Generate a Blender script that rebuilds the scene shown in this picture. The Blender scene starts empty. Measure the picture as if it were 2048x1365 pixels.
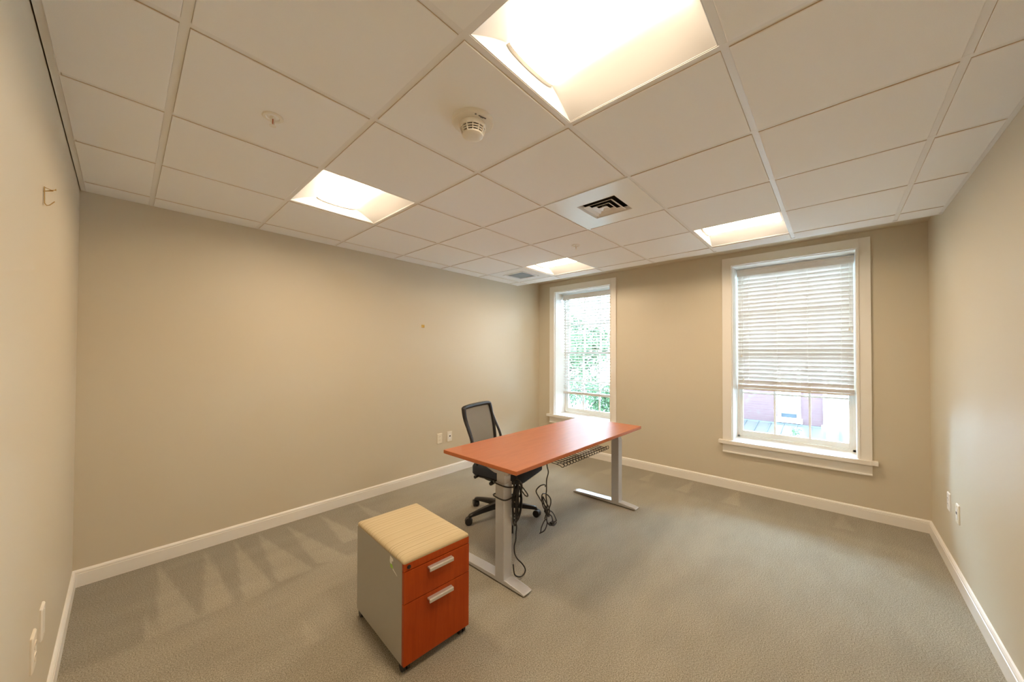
import bpy, math, random
from mathutils import Vector, Matrix

random.seed(7)
sc = bpy.context.scene
COL = sc.collection
R = math.radians

# ------------------------------------------------------------------ camera
T = 0.6096                       # ceiling module
XC, YD, XE, ZC, ZS = 4.7058, -4.101, 4.179, 2.4972, 2.590
GX, GY = 0.3155, -0.2079         # first grid lines
cam_d = bpy.data.cameras.new('camera')
cam = bpy.data.objects.new('camera', cam_d)
COL.objects.link(cam)
sc.camera = cam
yaw, pitch, roll = 0.8312, 0.0133, 0.0034
f = Vector((math.sin(yaw)*math.cos(pitch), math.cos(yaw)*math.cos(pitch), math.sin(pitch)))
r0 = Vector((math.cos(yaw), -math.sin(yaw), 0))
u0 = r0.cross(f)
r = r0*math.cos(roll) + u0*math.sin(roll)
u = -r0*math.sin(roll) + u0*math.cos(roll)
M = Matrix(((r.x, u.x, -f.x, 0.1977), (r.y, u.y, -f.y, -3.5246), (r.z, u.z, -f.z, 1.4678), (0, 0, 0, 1)))
cam.matrix_world = M
cam_d.sensor_width = 36.0
cam_d.sensor_fit = 'HORIZONTAL'
cam_d.lens = 709.2152/2048*36
cam_d.shift_y = 16.93/2048
cam_d.clip_start = 0.02
cam_d.clip_end = 300

# ------------------------------------------------------------------ world and exposure
LAMP = 31.0
LAMP_COL = (1.0, 0.78, 0.54)
SKY = 33.0
w = bpy.data.worlds.new('overcast_sky')
sc.world = w
w.use_nodes = True
bg = w.node_tree.nodes['Background']
bg.inputs[0].default_value = (0.57, 0.78, 1.0, 1)
bg.inputs[1].default_value = SKY
sc.view_settings.view_transform = 'Standard'
sc.view_settings.look = 'None'
sc.view_settings.gamma = 1
sc.view_settings.use_curve_mapping = False
sc.view_settings.exposure = 0.69
sc.cycles.max_bounces = 14
sc.cycles.diffuse_bounces = 8
sc.cycles.transparent_max_bounces = 24
sc.cycles.sample_clamp_indirect = 12

# ------------------------------------------------------------------ materials
MATS = {}
def mat(name, col, rough=0.6, metal=0.0, spec=0.5, noise=None, bump=None, coat=0.0):
    """noise=(scale, amount[, stretch xyz]); bump=(scale, strength, distance)"""
    m = bpy.data.materials.new(name)
    m.use_nodes = True
    nt = m.node_tree
    b = nt.nodes['Principled BSDF']
    b.inputs['Base Color'].default_value = (*col, 1)
    b.inputs['Roughness'].default_value = rough
    b.inputs['Metallic'].default_value = metal
    b.inputs['Specular IOR Level'].default_value = spec
    b.inputs['Coat Weight'].default_value = coat
    b.inputs['Coat Roughness'].default_value = 0.25
    if noise or bump:
        tc = nt.nodes.new('ShaderNodeTexCoord')
    if noise:
        mp = nt.nodes.new('ShaderNodeMapping')
        nt.links.new(tc.outputs['Object'], mp.inputs[0])
        if len(noise) > 2:
            mp.inputs['Scale'].default_value = noise[2]
        n = nt.nodes.new('ShaderNodeTexNoise')
        n.inputs['Scale'].default_value = noise[0]
        n.inputs['Detail'].default_value = 5
        nt.links.new(mp.outputs[0], n.inputs['Vector'])
        rp = nt.nodes.new('ShaderNodeValToRGB')
        a = noise[1]
        rp.color_ramp.elements[0].position = 0.3
        rp.color_ramp.elements[1].position = 0.7
        rp.color_ramp.elements[0].color = (*[c*(1-a) for c in col], 1)
        rp.color_ramp.elements[1].color = (*[min(1, c*(1+a)) for c in col], 1)
        nt.links.new(n.outputs[0], rp.inputs[0])
        nt.links.new(rp.outputs[0], b.inputs['Base Color'])
    if bump:
        n2 = nt.nodes.new('ShaderNodeTexNoise')
        n2.inputs['Scale'].default_value = bump[0]
        n2.inputs['Detail'].default_value = 3
        nt.links.new(tc.outputs['Object'], n2.inputs['Vector'])
        bp = nt.nodes.new('ShaderNodeBump')
        bp.inputs['Strength'].default_value = bump[1]
        bp.inputs['Distance'].default_value = bump[2]
        nt.links.new(n2.outputs[0], bp.inputs['Height'])
        nt.links.new(bp.outputs[0], b.inputs['Normal'])
    MATS[name] = m
    return m

mat('wall_paint', (0.61, 0.55, 0.435), 0.5, bump=(260, 0.05, 0.002))
mat('trim_white', (0.82, 0.80, 0.76), 0.35)
mat('tile', (0.86, 0.86, 0.855), 0.9, noise=(900, 0.06), bump=(700, 0.25, 0.001))
mat('tile_edge', (0.62, 0.50, 0.36), 0.9)
mat('tee', (0.80, 0.80, 0.79), 0.45)
mat('plenum', (0.05, 0.05, 0.05), 0.9)
mat('fixture_white', (0.58, 0.58, 0.585), 0.45)
mat('end_cap_white', (0.62, 0.60, 0.57), 0.5)
mat('diffuser_white', (0.80, 0.82, 0.83), 0.3)
mat('duct_dark', (0.03, 0.028, 0.025), 0.8)
mat('plastic_white', (0.80, 0.77, 0.70), 0.35)
mat('plastic_cream', (0.80, 0.74, 0.63), 0.4)
mat('jack_white', (0.84, 0.85, 0.86), 0.3)
mat('black_plastic', (0.012, 0.012, 0.013), 0.38)
mat('dark_slot', (0.01, 0.01, 0.01), 0.7)
mat('brass', (0.62, 0.42, 0.13), 0.32, 0.9)
mat('chrome', (0.7, 0.7, 0.7), 0.2, 1.0)
mat('fuse_red', (0.45, 0.12, 0.05), 0.2)
mat('silver_paint', (0.56, 0.56, 0.57), 0.32, 0.35)
mat('silver_handle', (0.66, 0.65, 0.63), 0.3, 0.5)
mat('cabinet_grey', (0.40, 0.385, 0.335), 0.42, 0.15)
mat('sash_white', (0.80, 0.82, 0.80), 0.35)
mat('cord_white', (0.86, 0.85, 0.82), 0.7)
mat('tassel', (0.78, 0.74, 0.66), 0.4)
mat('seat_fabric', (0.020, 0.025, 0.034), 0.85, bump=(900, 0.4, 0.001))
mat('cable', (0.010, 0.010, 0.010), 0.3)
mat('wire_black', (0.012, 0.012, 0.012), 0.4)
mat('sticker_white', (0.85, 0.85, 0.82), 0.6)
mat('sticker_green', (0.35, 0.62, 0.08), 0.6)
mat('print_grey', (0.12, 0.11, 0.10), 0.6)
mat('brick', (0.40, 0.16, 0.17), 0.9)
mat('outside_white', (0.82, 0.82, 0.82), 0.6)
mat('roof_metal', (0.034, 0.030, 0.026), 0.6)
mat('roof_seam', (0.026, 0.030, 0.038), 0.6)
mat('gutter', (0.035, 0.045, 0.06), 0.6)
mat('pavement', (0.10, 0.10, 0.10), 0.9)
mat('bark', (0.03, 0.024, 0.02), 0.9, spec=0.1)
mat('leaf', (0.030, 0.052, 0.024), 0.8, spec=0.1, noise=(3, 0.35))
mat('outside_glass', (0.015, 0.02, 0.025), 0.3, spec=0.1)
mat('window_shade', (0.06, 0.06, 0.058), 0.8)

# wood with grain: stretch along one axis
def wood(name, c1, c2, stretch, rough, scale=6.0):
    m = mat(name, c1, rough)
    nt = m.node_tree
    b = nt.nodes['Principled BSDF']
    tc = nt.nodes.new('ShaderNodeTexCoord')
    mp = nt.nodes.new('ShaderNodeMapping')
    mp.inputs['Scale'].default_value = stretch
    nt.links.new(tc.outputs['Object'], mp.inputs[0])
    n = nt.nodes.new('ShaderNodeTexNoise')
    n.inputs['Scale'].default_value = scale
    n.inputs['Detail'].default_value = 8
    n.inputs['Roughness'].default_value = 0.62
    n.inputs['Distortion'].default_value = 0.6
    nt.links.new(mp.outputs[0], n.inputs['Vector'])
    rp = nt.nodes.new('ShaderNodeValToRGB')
    rp.color_ramp.elements[0].position = 0.32
    rp.color_ramp.elements[1].position = 0.70
    rp.color_ramp.elements[0].color = (*c1, 1)
    rp.color_ramp.elements[1].color = (*c2, 1)
    nt.links.new(n.outputs[0], rp.inputs[0])
    nt.links.new(rp.outputs[0], b.inputs['Base Color'])
    return m
wood('desk_laminate', (0.40, 0.125, 0.050), (0.47, 0.155, 0.062), (0.6, 6, 6), 0.36)
wood('desk_edge', (0.40, 0.115, 0.035), (0.46, 0.14, 0.045), (0.6, 6, 6), 0.35)
wood('drawer_laminate', (0.33, 0.046, 0.004), (0.41, 0.066, 0.007), (7, 7, 0.6), 0.38)
MATS['drawer_laminate'].node_tree.nodes['Principled BSDF'].inputs['Specular IOR Level'].default_value = 0.2

# carpet: pile noise plus the nap left by the vacuum cleaner (mesh attribute)
def carpet():
    m = mat('carpet', (0.3, 0.28, 0.2), 0.95, spec=0.1)
    nt = m.node_tree
    b = nt.nodes['Principled BSDF']
    tc = nt.nodes.new('ShaderNodeTexCoord')
    n = nt.nodes.new('ShaderNodeTexNoise')
    n.inputs['Scale'].default_value = 190
    n.inputs['Detail'].default_value = 3
    n.inputs['Roughness'].default_value = 0.7
    nt.links.new(tc.outputs['Object'], n.inputs['Vector'])
    rp = nt.nodes.new('ShaderNodeValToRGB')
    rp.color_ramp.elements[0].position = 0.37
    rp.color_ramp.elements[1].position = 0.64
    rp.color_ramp.elements[0].color = (0.180, 0.158, 0.110, 1)
    rp.color_ramp.elements[1].color = (0.465, 0.425, 0.345, 1)
    nt.links.new(n.outputs[0], rp.inputs[0])
    # broad wear patches
    mp = nt.nodes.new('ShaderNodeMapping')
    mp.inputs['Scale'].default_value = (1.0, 2.6, 1)
    mp.inputs['Rotation'].default_value = (0, 0, 0.5)
    nt.links.new(tc.outputs['Object'], mp.inputs[0])
    n2 = nt.nodes.new('ShaderNodeTexNoise')
    n2.inputs['Scale'].default_value = 2.4
    n2.inputs['Detail'].default_value = 5
    nt.links.new(mp.outputs[0], n2.inputs['Vector'])
    mr = nt.nodes.new('ShaderNodeMapRange')
    mr.inputs[1].default_value = 0.3
    mr.inputs[2].default_value = 0.7
    mr.inputs[3].default_value = 0.92
    mr.inputs[4].default_value = 1.07
    nt.links.new(n2.outputs[0], mr.inputs[0])
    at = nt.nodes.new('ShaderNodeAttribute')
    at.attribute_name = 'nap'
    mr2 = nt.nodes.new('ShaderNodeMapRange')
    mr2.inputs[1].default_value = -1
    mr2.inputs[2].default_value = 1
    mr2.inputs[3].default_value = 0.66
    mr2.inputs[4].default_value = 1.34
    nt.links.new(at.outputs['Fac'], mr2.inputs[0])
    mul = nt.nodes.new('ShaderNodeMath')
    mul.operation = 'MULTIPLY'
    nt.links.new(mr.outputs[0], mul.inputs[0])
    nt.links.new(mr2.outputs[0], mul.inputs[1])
    vm = nt.nodes.new('ShaderNodeVectorMath')
    vm.operation = 'SCALE'
    nt.links.new(rp.outputs[0], vm.inputs[0])
    nt.links.new(mul.outputs[0], vm.inputs['Scale'])
    nt.links.new(vm.outputs[0], b.inputs['Base Color'])
    bp = nt.nodes.new('ShaderNodeBump')
    bp.inputs['Strength'].default_value = 0.7
    bp.inputs['Distance'].default_value = 0.004
    nt.links.new(n.outputs[0], bp.inputs['Height'])
    nt.links.new(bp.outputs[0], b.inputs['Normal'])
    b.inputs['Sheen Weight'].default_value = 0.15
    b.inputs['Sheen Roughness'].default_value = 0.6
    return m
carpet()

def striped():
    m = mat('cushion_fabric', (0.6, 0.5, 0.33), 0.85)
    nt = m.node_tree
    b = nt.nodes['Principled BSDF']
    tc = nt.nodes.new('ShaderNodeTexCoord')
    sp = nt.nodes.new('ShaderNodeSeparateXYZ')
    nt.links.new(tc.outputs['Object'], sp.inputs[0])
    cb = nt.nodes.new('ShaderNodeCombineXYZ')
    nt.links.new(sp.outputs[1], cb.inputs[1])
    n = nt.nodes.new('ShaderNodeTexNoise')
    n.noise_dimensions = '3D'
    n.inputs['Scale'].default_value = 105
    n.inputs['Detail'].default_value = 3
    nt.links.new(cb.outputs[0], n.inputs['Vector'])
    rp = nt.nodes.new('ShaderNodeValToRGB')
    e = rp.color_ramp.elements
    e[0].position = 0.36
    e[0].color = (0.43, 0.345, 0.21, 1)
    e[1].position = 0.64
    e[1].color = (0.60, 0.50, 0.33, 1)
    e2 = rp.color_ramp.elements.new(0.5)
    e2.color = (0.52, 0.425, 0.26, 1)
    nt.links.new(n.outputs[0], rp.inputs[0])
    nt.links.new(rp.outputs[0], b.inputs['Base Color'])
    return m
striped()

def emissive(name, col, strength):
    m = bpy.data.materials.new(name)
    m.use_nodes = True
    nt = m.node_tree
    nt.nodes.clear()
    o = nt.nodes.new('ShaderNodeOutputMaterial')
    e = nt.nodes.new('ShaderNodeEmission')
    e.inputs[0].default_value = (*col, 1)
    e.inputs[1].default_value = strength
    nt.links.new(e.outputs[0], o.inputs[0])
    MATS[name] = m
emissive('lamp_lens', LAMP_COL, LAMP)

def glass(name):
    m = bpy.data.materials.new(name)
    m.use_nodes = True
    nt = m.node_tree
    nt.nodes.clear()
    o = nt.nodes.new('ShaderNodeOutputMaterial')
    t = nt.nodes.new('ShaderNodeBsdfTransparent')
    t.inputs[0].default_value = (0.94, 0.97, 0.96, 1)
    g = nt.nodes.new('ShaderNodeBsdfGlossy')
    g.inputs['Roughness'].default_value = 0.02
    fr = nt.nodes.new('ShaderNodeFresnel')
    fr.inputs[0].default_value = 1.45
    mx = nt.nodes.new('ShaderNodeMixShader')
    nt.links.new(fr.outputs[0], mx.inputs[0])
    nt.links.new(t.outputs[0], mx.inputs[1])
    nt.links.new(g.outputs[0], mx.inputs[2])
    nt.links.new(mx.outputs[0], o.inputs[0])
    MATS[name] = m
glass('pane_glass')

def slat_mat():
    m = bpy.data.materials.new('blind_slat')
    m.use_nodes = True
    nt = m.node_tree
    b = nt.nodes['Principled BSDF']
    b.inputs['Base Color'].default_value = (0.72, 0.67, 0.615, 1)
    b.inputs['Roughness'].default_value = 0.4
    o = nt.nodes['Material Output']
    tr = nt.nodes.new('ShaderNodeBsdfTranslucent')
    tr.inputs[0].default_value = (0.82, 0.74, 0.66, 1)
    mx = nt.nodes.new('ShaderNodeMixShader')
    mx.inputs[0].default_value = 0.03
    nt.links.new(b.outputs[0], mx.inputs[1])
    nt.links.new(tr.outputs[0], mx.inputs[2])
    nt.links.new(mx.outputs[0], o.inputs[0])
    MATS['blind_slat'] = m
slat_mat()

def mesh_fabric():
    m = bpy.data.materials.new('back_mesh')
    m.use_nodes = True
    nt = m.node_tree
    b = nt.nodes['Principled BSDF']
    b.inputs['Base Color'].default_value = (0.15, 0.145, 0.135, 1)
    b.inputs['Roughness'].default_value = 0.8
    o = nt.nodes['Material Output']
    tr = nt.nodes.new('ShaderNodeBsdfTransparent')
    mx = nt.nodes.new('ShaderNodeMixShader')
    mx.inputs[0].default_value = 0.28
    nt.links.new(b.outputs[0], mx.inputs[1])
    nt.links.new(tr.outputs[0], mx.inputs[2])
    nt.links.new(mx.outputs[0], o.inputs[0])
    MATS['back_mesh'] = m
mesh_fabric()

def brick_nodes():
    m = MATS['brick']
    nt = m.node_tree
    b = nt.nodes['Principled BSDF']
    tc = nt.nodes.new('ShaderNodeTexCoord')
    sp = nt.nodes.new('ShaderNodeSeparateXYZ')
    cb = nt.nodes.new('ShaderNodeCombineXYZ')
    nt.links.new(tc.outputs['Object'], sp.inputs[0])
    nt.links.new(sp.outputs[1], cb.inputs[0])
    nt.links.new(sp.outputs[2], cb.inputs[1])
    br = nt.nodes.new('ShaderNodeTexBrick')
    br.inputs['Scale'].default_value = 1.0
    br.inputs['Brick Width'].default_value = 0.21
    br.inputs['Row Height'].default_value = 0.075
    br.inputs['Mortar Size'].default_value = 0.008
    br.inputs['Color1'].default_value = (0.036, 0.0150, 0.0160, 1)
    br.inputs['Color2'].default_value = (0.031, 0.012, 0.0135, 1)
    br.inputs['Mortar'].default_value = (0.036, 0.0205, 0.0190, 1)
    nt.links.new(cb.outputs[0], br.inputs['Vector'])
    n = nt.nodes.new('ShaderNodeTexNoise')
    n.inputs['Scale'].default_value = 4
    n.inputs['Detail'].default_value = 6
    nt.links.new(tc.outputs['Object'], n.inputs['Vector'])
    rp = nt.nodes.new('ShaderNodeValToRGB')
    rp.color_ramp.elements[0].position = 0.58
    rp.color_ramp.elements[1].position = 0.66
    mx = nt.nodes.new('ShaderNodeMix')
    mx.data_type = 'RGBA'
    nt.links.new(n.outputs[0], rp.inputs[0])
    nt.links.new(rp.outputs[0], mx.inputs[0])
    nt.links.new(br.outputs[0], mx.inputs[6])
    mx.inputs[7].default_value = (0.036, 0.024, 0.021, 1)
    nt.links.new(mx.outputs[2], b.inputs['Base Color'])
brick_nodes()

# ------------------------------------------------------------------ mesh helpers
class MB:
    def __init__(s):
        s.v, s.f, s.m = [], [], []
    def add(s, vs, fs, mi=0):
        o = len(s.v)
        s.v += [tuple(p) for p in vs]
        s.f += [tuple(i+o for i in q) for q in fs]
        s.m += [mi]*len(fs)
        return s
    def box(s, x0, x1, y0, y1, z0, z1, mi=0):
        x0, x1 = min(x0, x1), max(x0, x1)
        y0, y1 = min(y0, y1), max(y0, y1)
        z0, z1 = min(z0, z1), max(z0, z1)
        vs = [(x, y, z) for z in (z0, z1) for y in (y0, y1) for x in (x0, x1)]
        return s.add(vs, [(0, 2, 3, 1), (4, 5, 7, 6), (0, 1, 5, 4), (2, 6, 7, 3), (0, 4, 6, 2), (1, 3, 7, 5)], mi)
    def loft(s, rings, closed=True, caps=True, mi=0):
        n = len(rings[0])
        vs = [p for q in rings for p in q]
        fs = []
        for i in range(len(rings)-1):
            for j in range(n if closed else n-1):
                k = (j+1) % n
                fs.append((i*n+j, i*n+k, (i+1)*n+k, (i+1)*n+j))
        if caps and closed:
            fs.append(tuple(range(n))[::-1])
            fs.append(tuple((len(rings)-1)*n+j for j in range(n)))
        return s.add(vs, fs, mi)
    def tube(s, pts, rad, n=8, closed=False, mi=0, flat=1.0):
        P = [Vector(p) for p in pts]
        N = len(P)
        rads = rad if isinstance(rad, (list, tuple)) else [rad]*N
        rings = []
        prev = None
        for i in range(N):
            if closed:
                t = P[(i+1) % N] - P[i-1]
            else:
                t = P[min(i+1, N-1)] - P[max(i-1, 0)]
            t.normalize()
            if prev is None:
                a = Vector((0, 0, 1)) if abs(t.z) < 0.9 else Vector((1, 0, 0))
                x = a.cross(t).normalized()
            else:
                x = (prev - t*prev.dot(t)).normalized()
            prev = x
            y = t.cross(x)
            rings.append([P[i] + x*rads[i]*math.cos(2*math.pi*k/n) + y*rads[i]*flat*math.sin(2*math.pi*k/n) for k in range(n)])
        if closed:
            rings.append(rings[0])
            return s.loft(rings, True, False, mi)
        return s.loft(rings, True, True, mi)
    def lathe(s, prof, n=24, c=(0, 0, 0), axis='z', mi=0, caps=True):
        rings = []
        for (rr, h) in prof:
            q = []
            for k in range(n):
                a = 2*math.pi*k/n
                p = (rr*math.cos(a), rr*math.sin(a), h)
                if axis == 'x':
                    p = (p[2], p[0], p[1])
                elif axis == 'y':
                    p = (p[1], p[2], p[0])
                q.append((p[0]+c[0], p[1]+c[1], p[2]+c[2]))
            rings.append(q)
        return s.loft(rings, True, caps, mi)
    def prism(s, poly, ax, a, b, mi=0):
        """extrude a 2D outline along axis ax (0,1,2) from a to b"""
        def pt(p, h):
            q = [p[0], p[1]]
            q.insert(ax, h)
            return tuple(q)
        return s.loft([[pt(p, a) for p in poly], [pt(p, b) for p in poly]], True, True, mi)
    def build(s, name, mats, parent=None, smooth=False, bevel=0, fix=True):
        me = bpy.data.meshes.new(name)
        me.from_pydata(s.v, [], s.f)
        for mm in (mats if isinstance(mats, (list, tuple)) else [mats]):
            me.materials.append(MATS[mm])
        for p, mi in zip(me.polygons, s.m):
            p.material_index = mi
            p.use_smooth = smooth
        if fix:
            import bmesh
            bm = bmesh.new()
            bm.from_mesh(me)
            bmesh.ops.recalc_face_normals(bm, faces=bm.faces)
            bm.to_mesh(me)
            bm.free()
        o = bpy.data.objects.new(name, me)
        COL.objects.link(o)
        if parent:
            o.parent = parent
        if bevel:
            b = o.modifiers.new('bevel', 'BEVEL')
            b.width = bevel
            b.segments = 2
            b.limit_method = 'ANGLE'
            b.angle_limit = R(40)
        if smooth:
            try:
                me.set_sharp_from_angle(angle=R(42))
            except Exception:
                pass
        return o

def tag(o, label=None, cat=None, group=None, kind=None):
    if label: o['label'] = label
    if cat: o['category'] = cat
    if group: o['group'] = group
    if kind: o['kind'] = kind
    return o
def empty(name, loc=(0, 0, 0), rz=0.0):
    o = bpy.data.objects.new(name, None)
    o.empty_display_size = 0.05
    o.location = loc
    o.rotation_euler = (0, 0, rz)
    COL.objects.link(o)
    return o
def share(o, name, loc, parent, rot=None):
    c = bpy.data.objects.new(name, o.data)
    COL.objects.link(c)
    c.parent = parent
    c.location = loc
    if rot: c.rotation_euler = rot
    return c
def copy_tree(o, parent=None):
    c = o.copy()
    COL.objects.link(c)
    c.parent = parent
    for ch in list(o.children):
        copy_tree(ch, c)
    return c
def spline(pts, k=6, closed=False):
    P = [Vector(p) for p in pts]
    n = len(P)
    out = []
    for i in range(n if closed else n-1):
        if closed:
            a, b, c, d = P[i-1], P[i], P[(i+1) % n], P[(i+2) % n]
        else:
            a, b, c, d = P[max(i-1, 0)], P[i], P[i+1], P[min(i+2, n-1)]
        for j in range(k):
            t = j/k
            out.append(0.5*((2*b) + (c-a)*t + (2*a-5*b+4*c-d)*t*t + (3*b-a-3*c+d)*t*t*t))
    if not closed:
        out.append(P[-1])
    return out
def rrect(hx, hy, rad, n=5):
    out = []
    for cx, cy, a0 in ((hx-rad, hy-rad, 0), (-hx+rad, hy-rad, 90), (-hx+rad, -hy+rad, 180), (hx-rad, -hy+rad, 270)):
        for k in range(n+1):
            a = R(a0+90*k/n)
            out.append((cx+rad*math.cos(a), cy+rad*math.sin(a)))
    return out

# ================================================================== THE ROOM
H = 2.95     # walls go up past the hung ceiling to the slab
# floor with vacuum strokes stored per point
def floor():
    st = 0.02
    nx, ny = int(round((XC+0.02)/st)), int(round((-YD+0.02)/st))
    dx, dy = XC/nx, -YD/ny
    tri = [((0.38, -0.04), (0.33, -0.92), (0.50, -0.90)), ((0.63, -0.02), (0.51, -0.92), (0.66, -0.90)),
           ((0.80, -0.06), (0.69, -0.94), (0.86, -0.91)), ((0.95, -0.03), (0.88, -0.88), (1.09, -0.88)),
           ((1.15, -0.06), (1.12, -0.84), (1.32, -0.95)), ((0.30, -0.66), (0.28, -0.95), (0.34, -0.90)),
           ((0.88, -1.30), (0.83, -1.56), (0.91, -1.56)), ((0.51, -1.37), (0.50, -1.52), (0.54, -1.47)),
           ((1.42, -0.04), (1.36, -0.70), (1.52, -0.72)), ((1.75, -0.04), (1.70, -0.62), (1.84, -0.64)),
           ((4.69, -2.30), (4.25, -2.22), (4.25, -2.36)), ((4.69, -2.75), (4.22, -2.66), (4.24, -2.83)),
           ((4.69, -3.55), (4.30, -3.50), (4.32, -3.64)), ((4.69, -1.85), (4.30, -1.80), (4.30, -1.92)),
           ((4.69, -1.40), (4.2, -1.33), (4.2, -1.48))]
    def sd(p, t):
        best = 9
        a, b, c = t
        area = (b[0]-a[0])*(c[1]-a[1]) - (b[1]-a[1])*(c[0]-a[0])
        sgn = 1 if area > 0 else -1
        for q, s in ((a, b), (b, c), (c, a)):
            ex, ey = s[0]-q[0], s[1]-q[1]
            L = math.hypot(ex, ey)
            best = min(best, sgn*(ex*(p[1]-q[1]) - ey*(p[0]-q[0]))/L)
        return best
    vs, nap = [], []
    for j in range(ny+1):
        for i in range(nx+1):
            p = (i*dx, -j*dy)
            vs.append((p[0], p[1], 0))
            a = 0.0
            if p[1] > -1.0 and p[0] < 2.2:          # darker swept band along the wall
                e = min(1, max(0, (p[1]+0.93+0.03*math.sin(9*p[0]))/0.05))
                a -= 0.42*e*min(1, max(0, (2.2-p[0])/0.6))
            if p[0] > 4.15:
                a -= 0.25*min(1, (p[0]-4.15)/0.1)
            for t in tri:
                if min(q[0] for q in t)-.02 < p[0] < max(q[0] for q in t)+.02 and min(q[1] for q in t)-.02 < p[1] < max(q[1] for q in t)+.02:
                    d = sd(p, t)
                    k = min(1, max(0, d/0.015+0.4))
                    a = a*(1-k) + 0.30*k
            nap.append(a)
    fs = []
    for j in range(ny):
        for i in range(nx):
            q = j*(nx+1)+i
            fs.append((q, q+nx+1, q+nx+2, q+1))
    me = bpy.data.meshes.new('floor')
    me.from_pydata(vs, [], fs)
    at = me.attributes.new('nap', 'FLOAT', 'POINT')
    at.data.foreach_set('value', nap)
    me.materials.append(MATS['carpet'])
    o = bpy.data.objects.new('floor', me)
    COL.objects.link(o)
    tag(o, 'grey-olive carpet with vacuum strokes covering the floor', kind='structure')
    return o
floor_o = floor()

def struct(o, label=None):
    tag(o, label, kind='structure')
    return o
struct(MB().box(-0.12, 0, YD-0.12, 0.12, -0.05, H).build('wall_left', 'wall_paint'), 'beige painted wall at the left edge with a brass hook')
struct(MB().box(0, XC+0.35, 0, 0.12, -0.05, H).build('wall_back', 'wall_paint'), 'long beige painted wall behind the desk chair')
struct(MB().box(0, XC+0.35, YD-0.12, YD, -0.05, H).build('wall_right', 'wall_paint'), 'beige painted wall at the right edge')
# window openings: (y_left, y_right, z_bottom, z_top)
W1 = (-0.312, -1.243, 0.545, 2.428)
W2 = (-2.683, -3.673, 0.532, 2.445)
DEP = 0.35
def wall_c():
    m = MB()
    x0, x1 = XC, XC+DEP
    m.box(x0, x1, 0, W1[0], -0.05, H)
    m.box(x0, x1, W1[0], W1[1], -0.05, W1[2]-0.036)
    m.box(x0, x1, W1[0], W1[1], W1[3], H)
    m.box(x0, x1, W1[1], W2[0], -0.05, H)
    m.box(x0, x1, W2[0], W2[1], -0.05, W2[2]-0.036)
    m.box(x0, x1, W2[0], W2[1], W2[3], H)
    m.box(x0, x1, W2[1], YD, -0.05, H)
    return struct(m.build('wall_windows', 'wall_paint'), 'beige painted wall holding two windows')
wall_c()
# slab above the hung ceiling, with the hung ceiling's pieces as its parts
ceil = struct(MB().box(-0.12, XC+DEP, YD-0.12, 0.12, H, H+0.1).build('ceiling', 'plenum'), 'suspended ceiling of white lay-in tiles on a white metal grid')
sof = struct(MB().box(XE+0.004, XC, YD, 0, ZS, ZS+0.03).box(XE-0.03, XE+0.004, YD, 0, ZC+0.012, ZS+0.03).build('trim_1', 'wall_paint'), 'painted drywall slot above the ceiling edge at the windows')

# ---- grid: tees are thin metal flanges, tiles hang a few millimetres below them
us = [GX+k*T for k in range(7)]          # 0..6
vs_ = [GY-k*T for k in range(7)]
FL = 0.012                                # half flange
def tee(x0, x1, y0, y1, z=ZC):
    m = MB().box(x0, x1, y0, y1, z, z+0.0025)
    if abs(x1-x0) > abs(y1-y0):
        yc = (y0+y1)/2
        m.box(x0, x1, yc-0.0015, yc+0.0015, z+0.0025, z+0.035)
    else:
        xc = (x0+x1)/2
        m.box(xc-0.0015, xc+0.0015, y0, y1, z+0.0025, z+0.035)
    return m.build('ceiling_tee', 'tee', ceil)
for x in us:
    tee(x-FL, x+FL, YD+0.02, -0.02, ZC)
for y in vs_:                              # cross tees run between the mains
    xs = [0.02]+us+[XE-0.02]
    for a, b in zip(xs[:-1], xs[1:]):
        tee(a+FL, b-FL, y-FL, y+FL, ZC+0.0004)
# wall angles
MB().box(0.004, 0.030, YD, 0, ZC-0.001, ZC+0.002).build('wall_angle', 'tee', ceil)
MB().box(0.03, XE-0.03, -0.024, 0, ZC-0.001, ZC+0.002).build('wall_angle', 'tee', ceil)
MB().box(0.03, XE-0.03, YD, YD+0.024, ZC-0.001, ZC+0.002).build('wall_angle', 'tee', ceil)
MB().box(XE-0.03, XE, YD, 0, ZC-0.004, ZC+0.03).build('edge_trim', 'tee', ceil)

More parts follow.
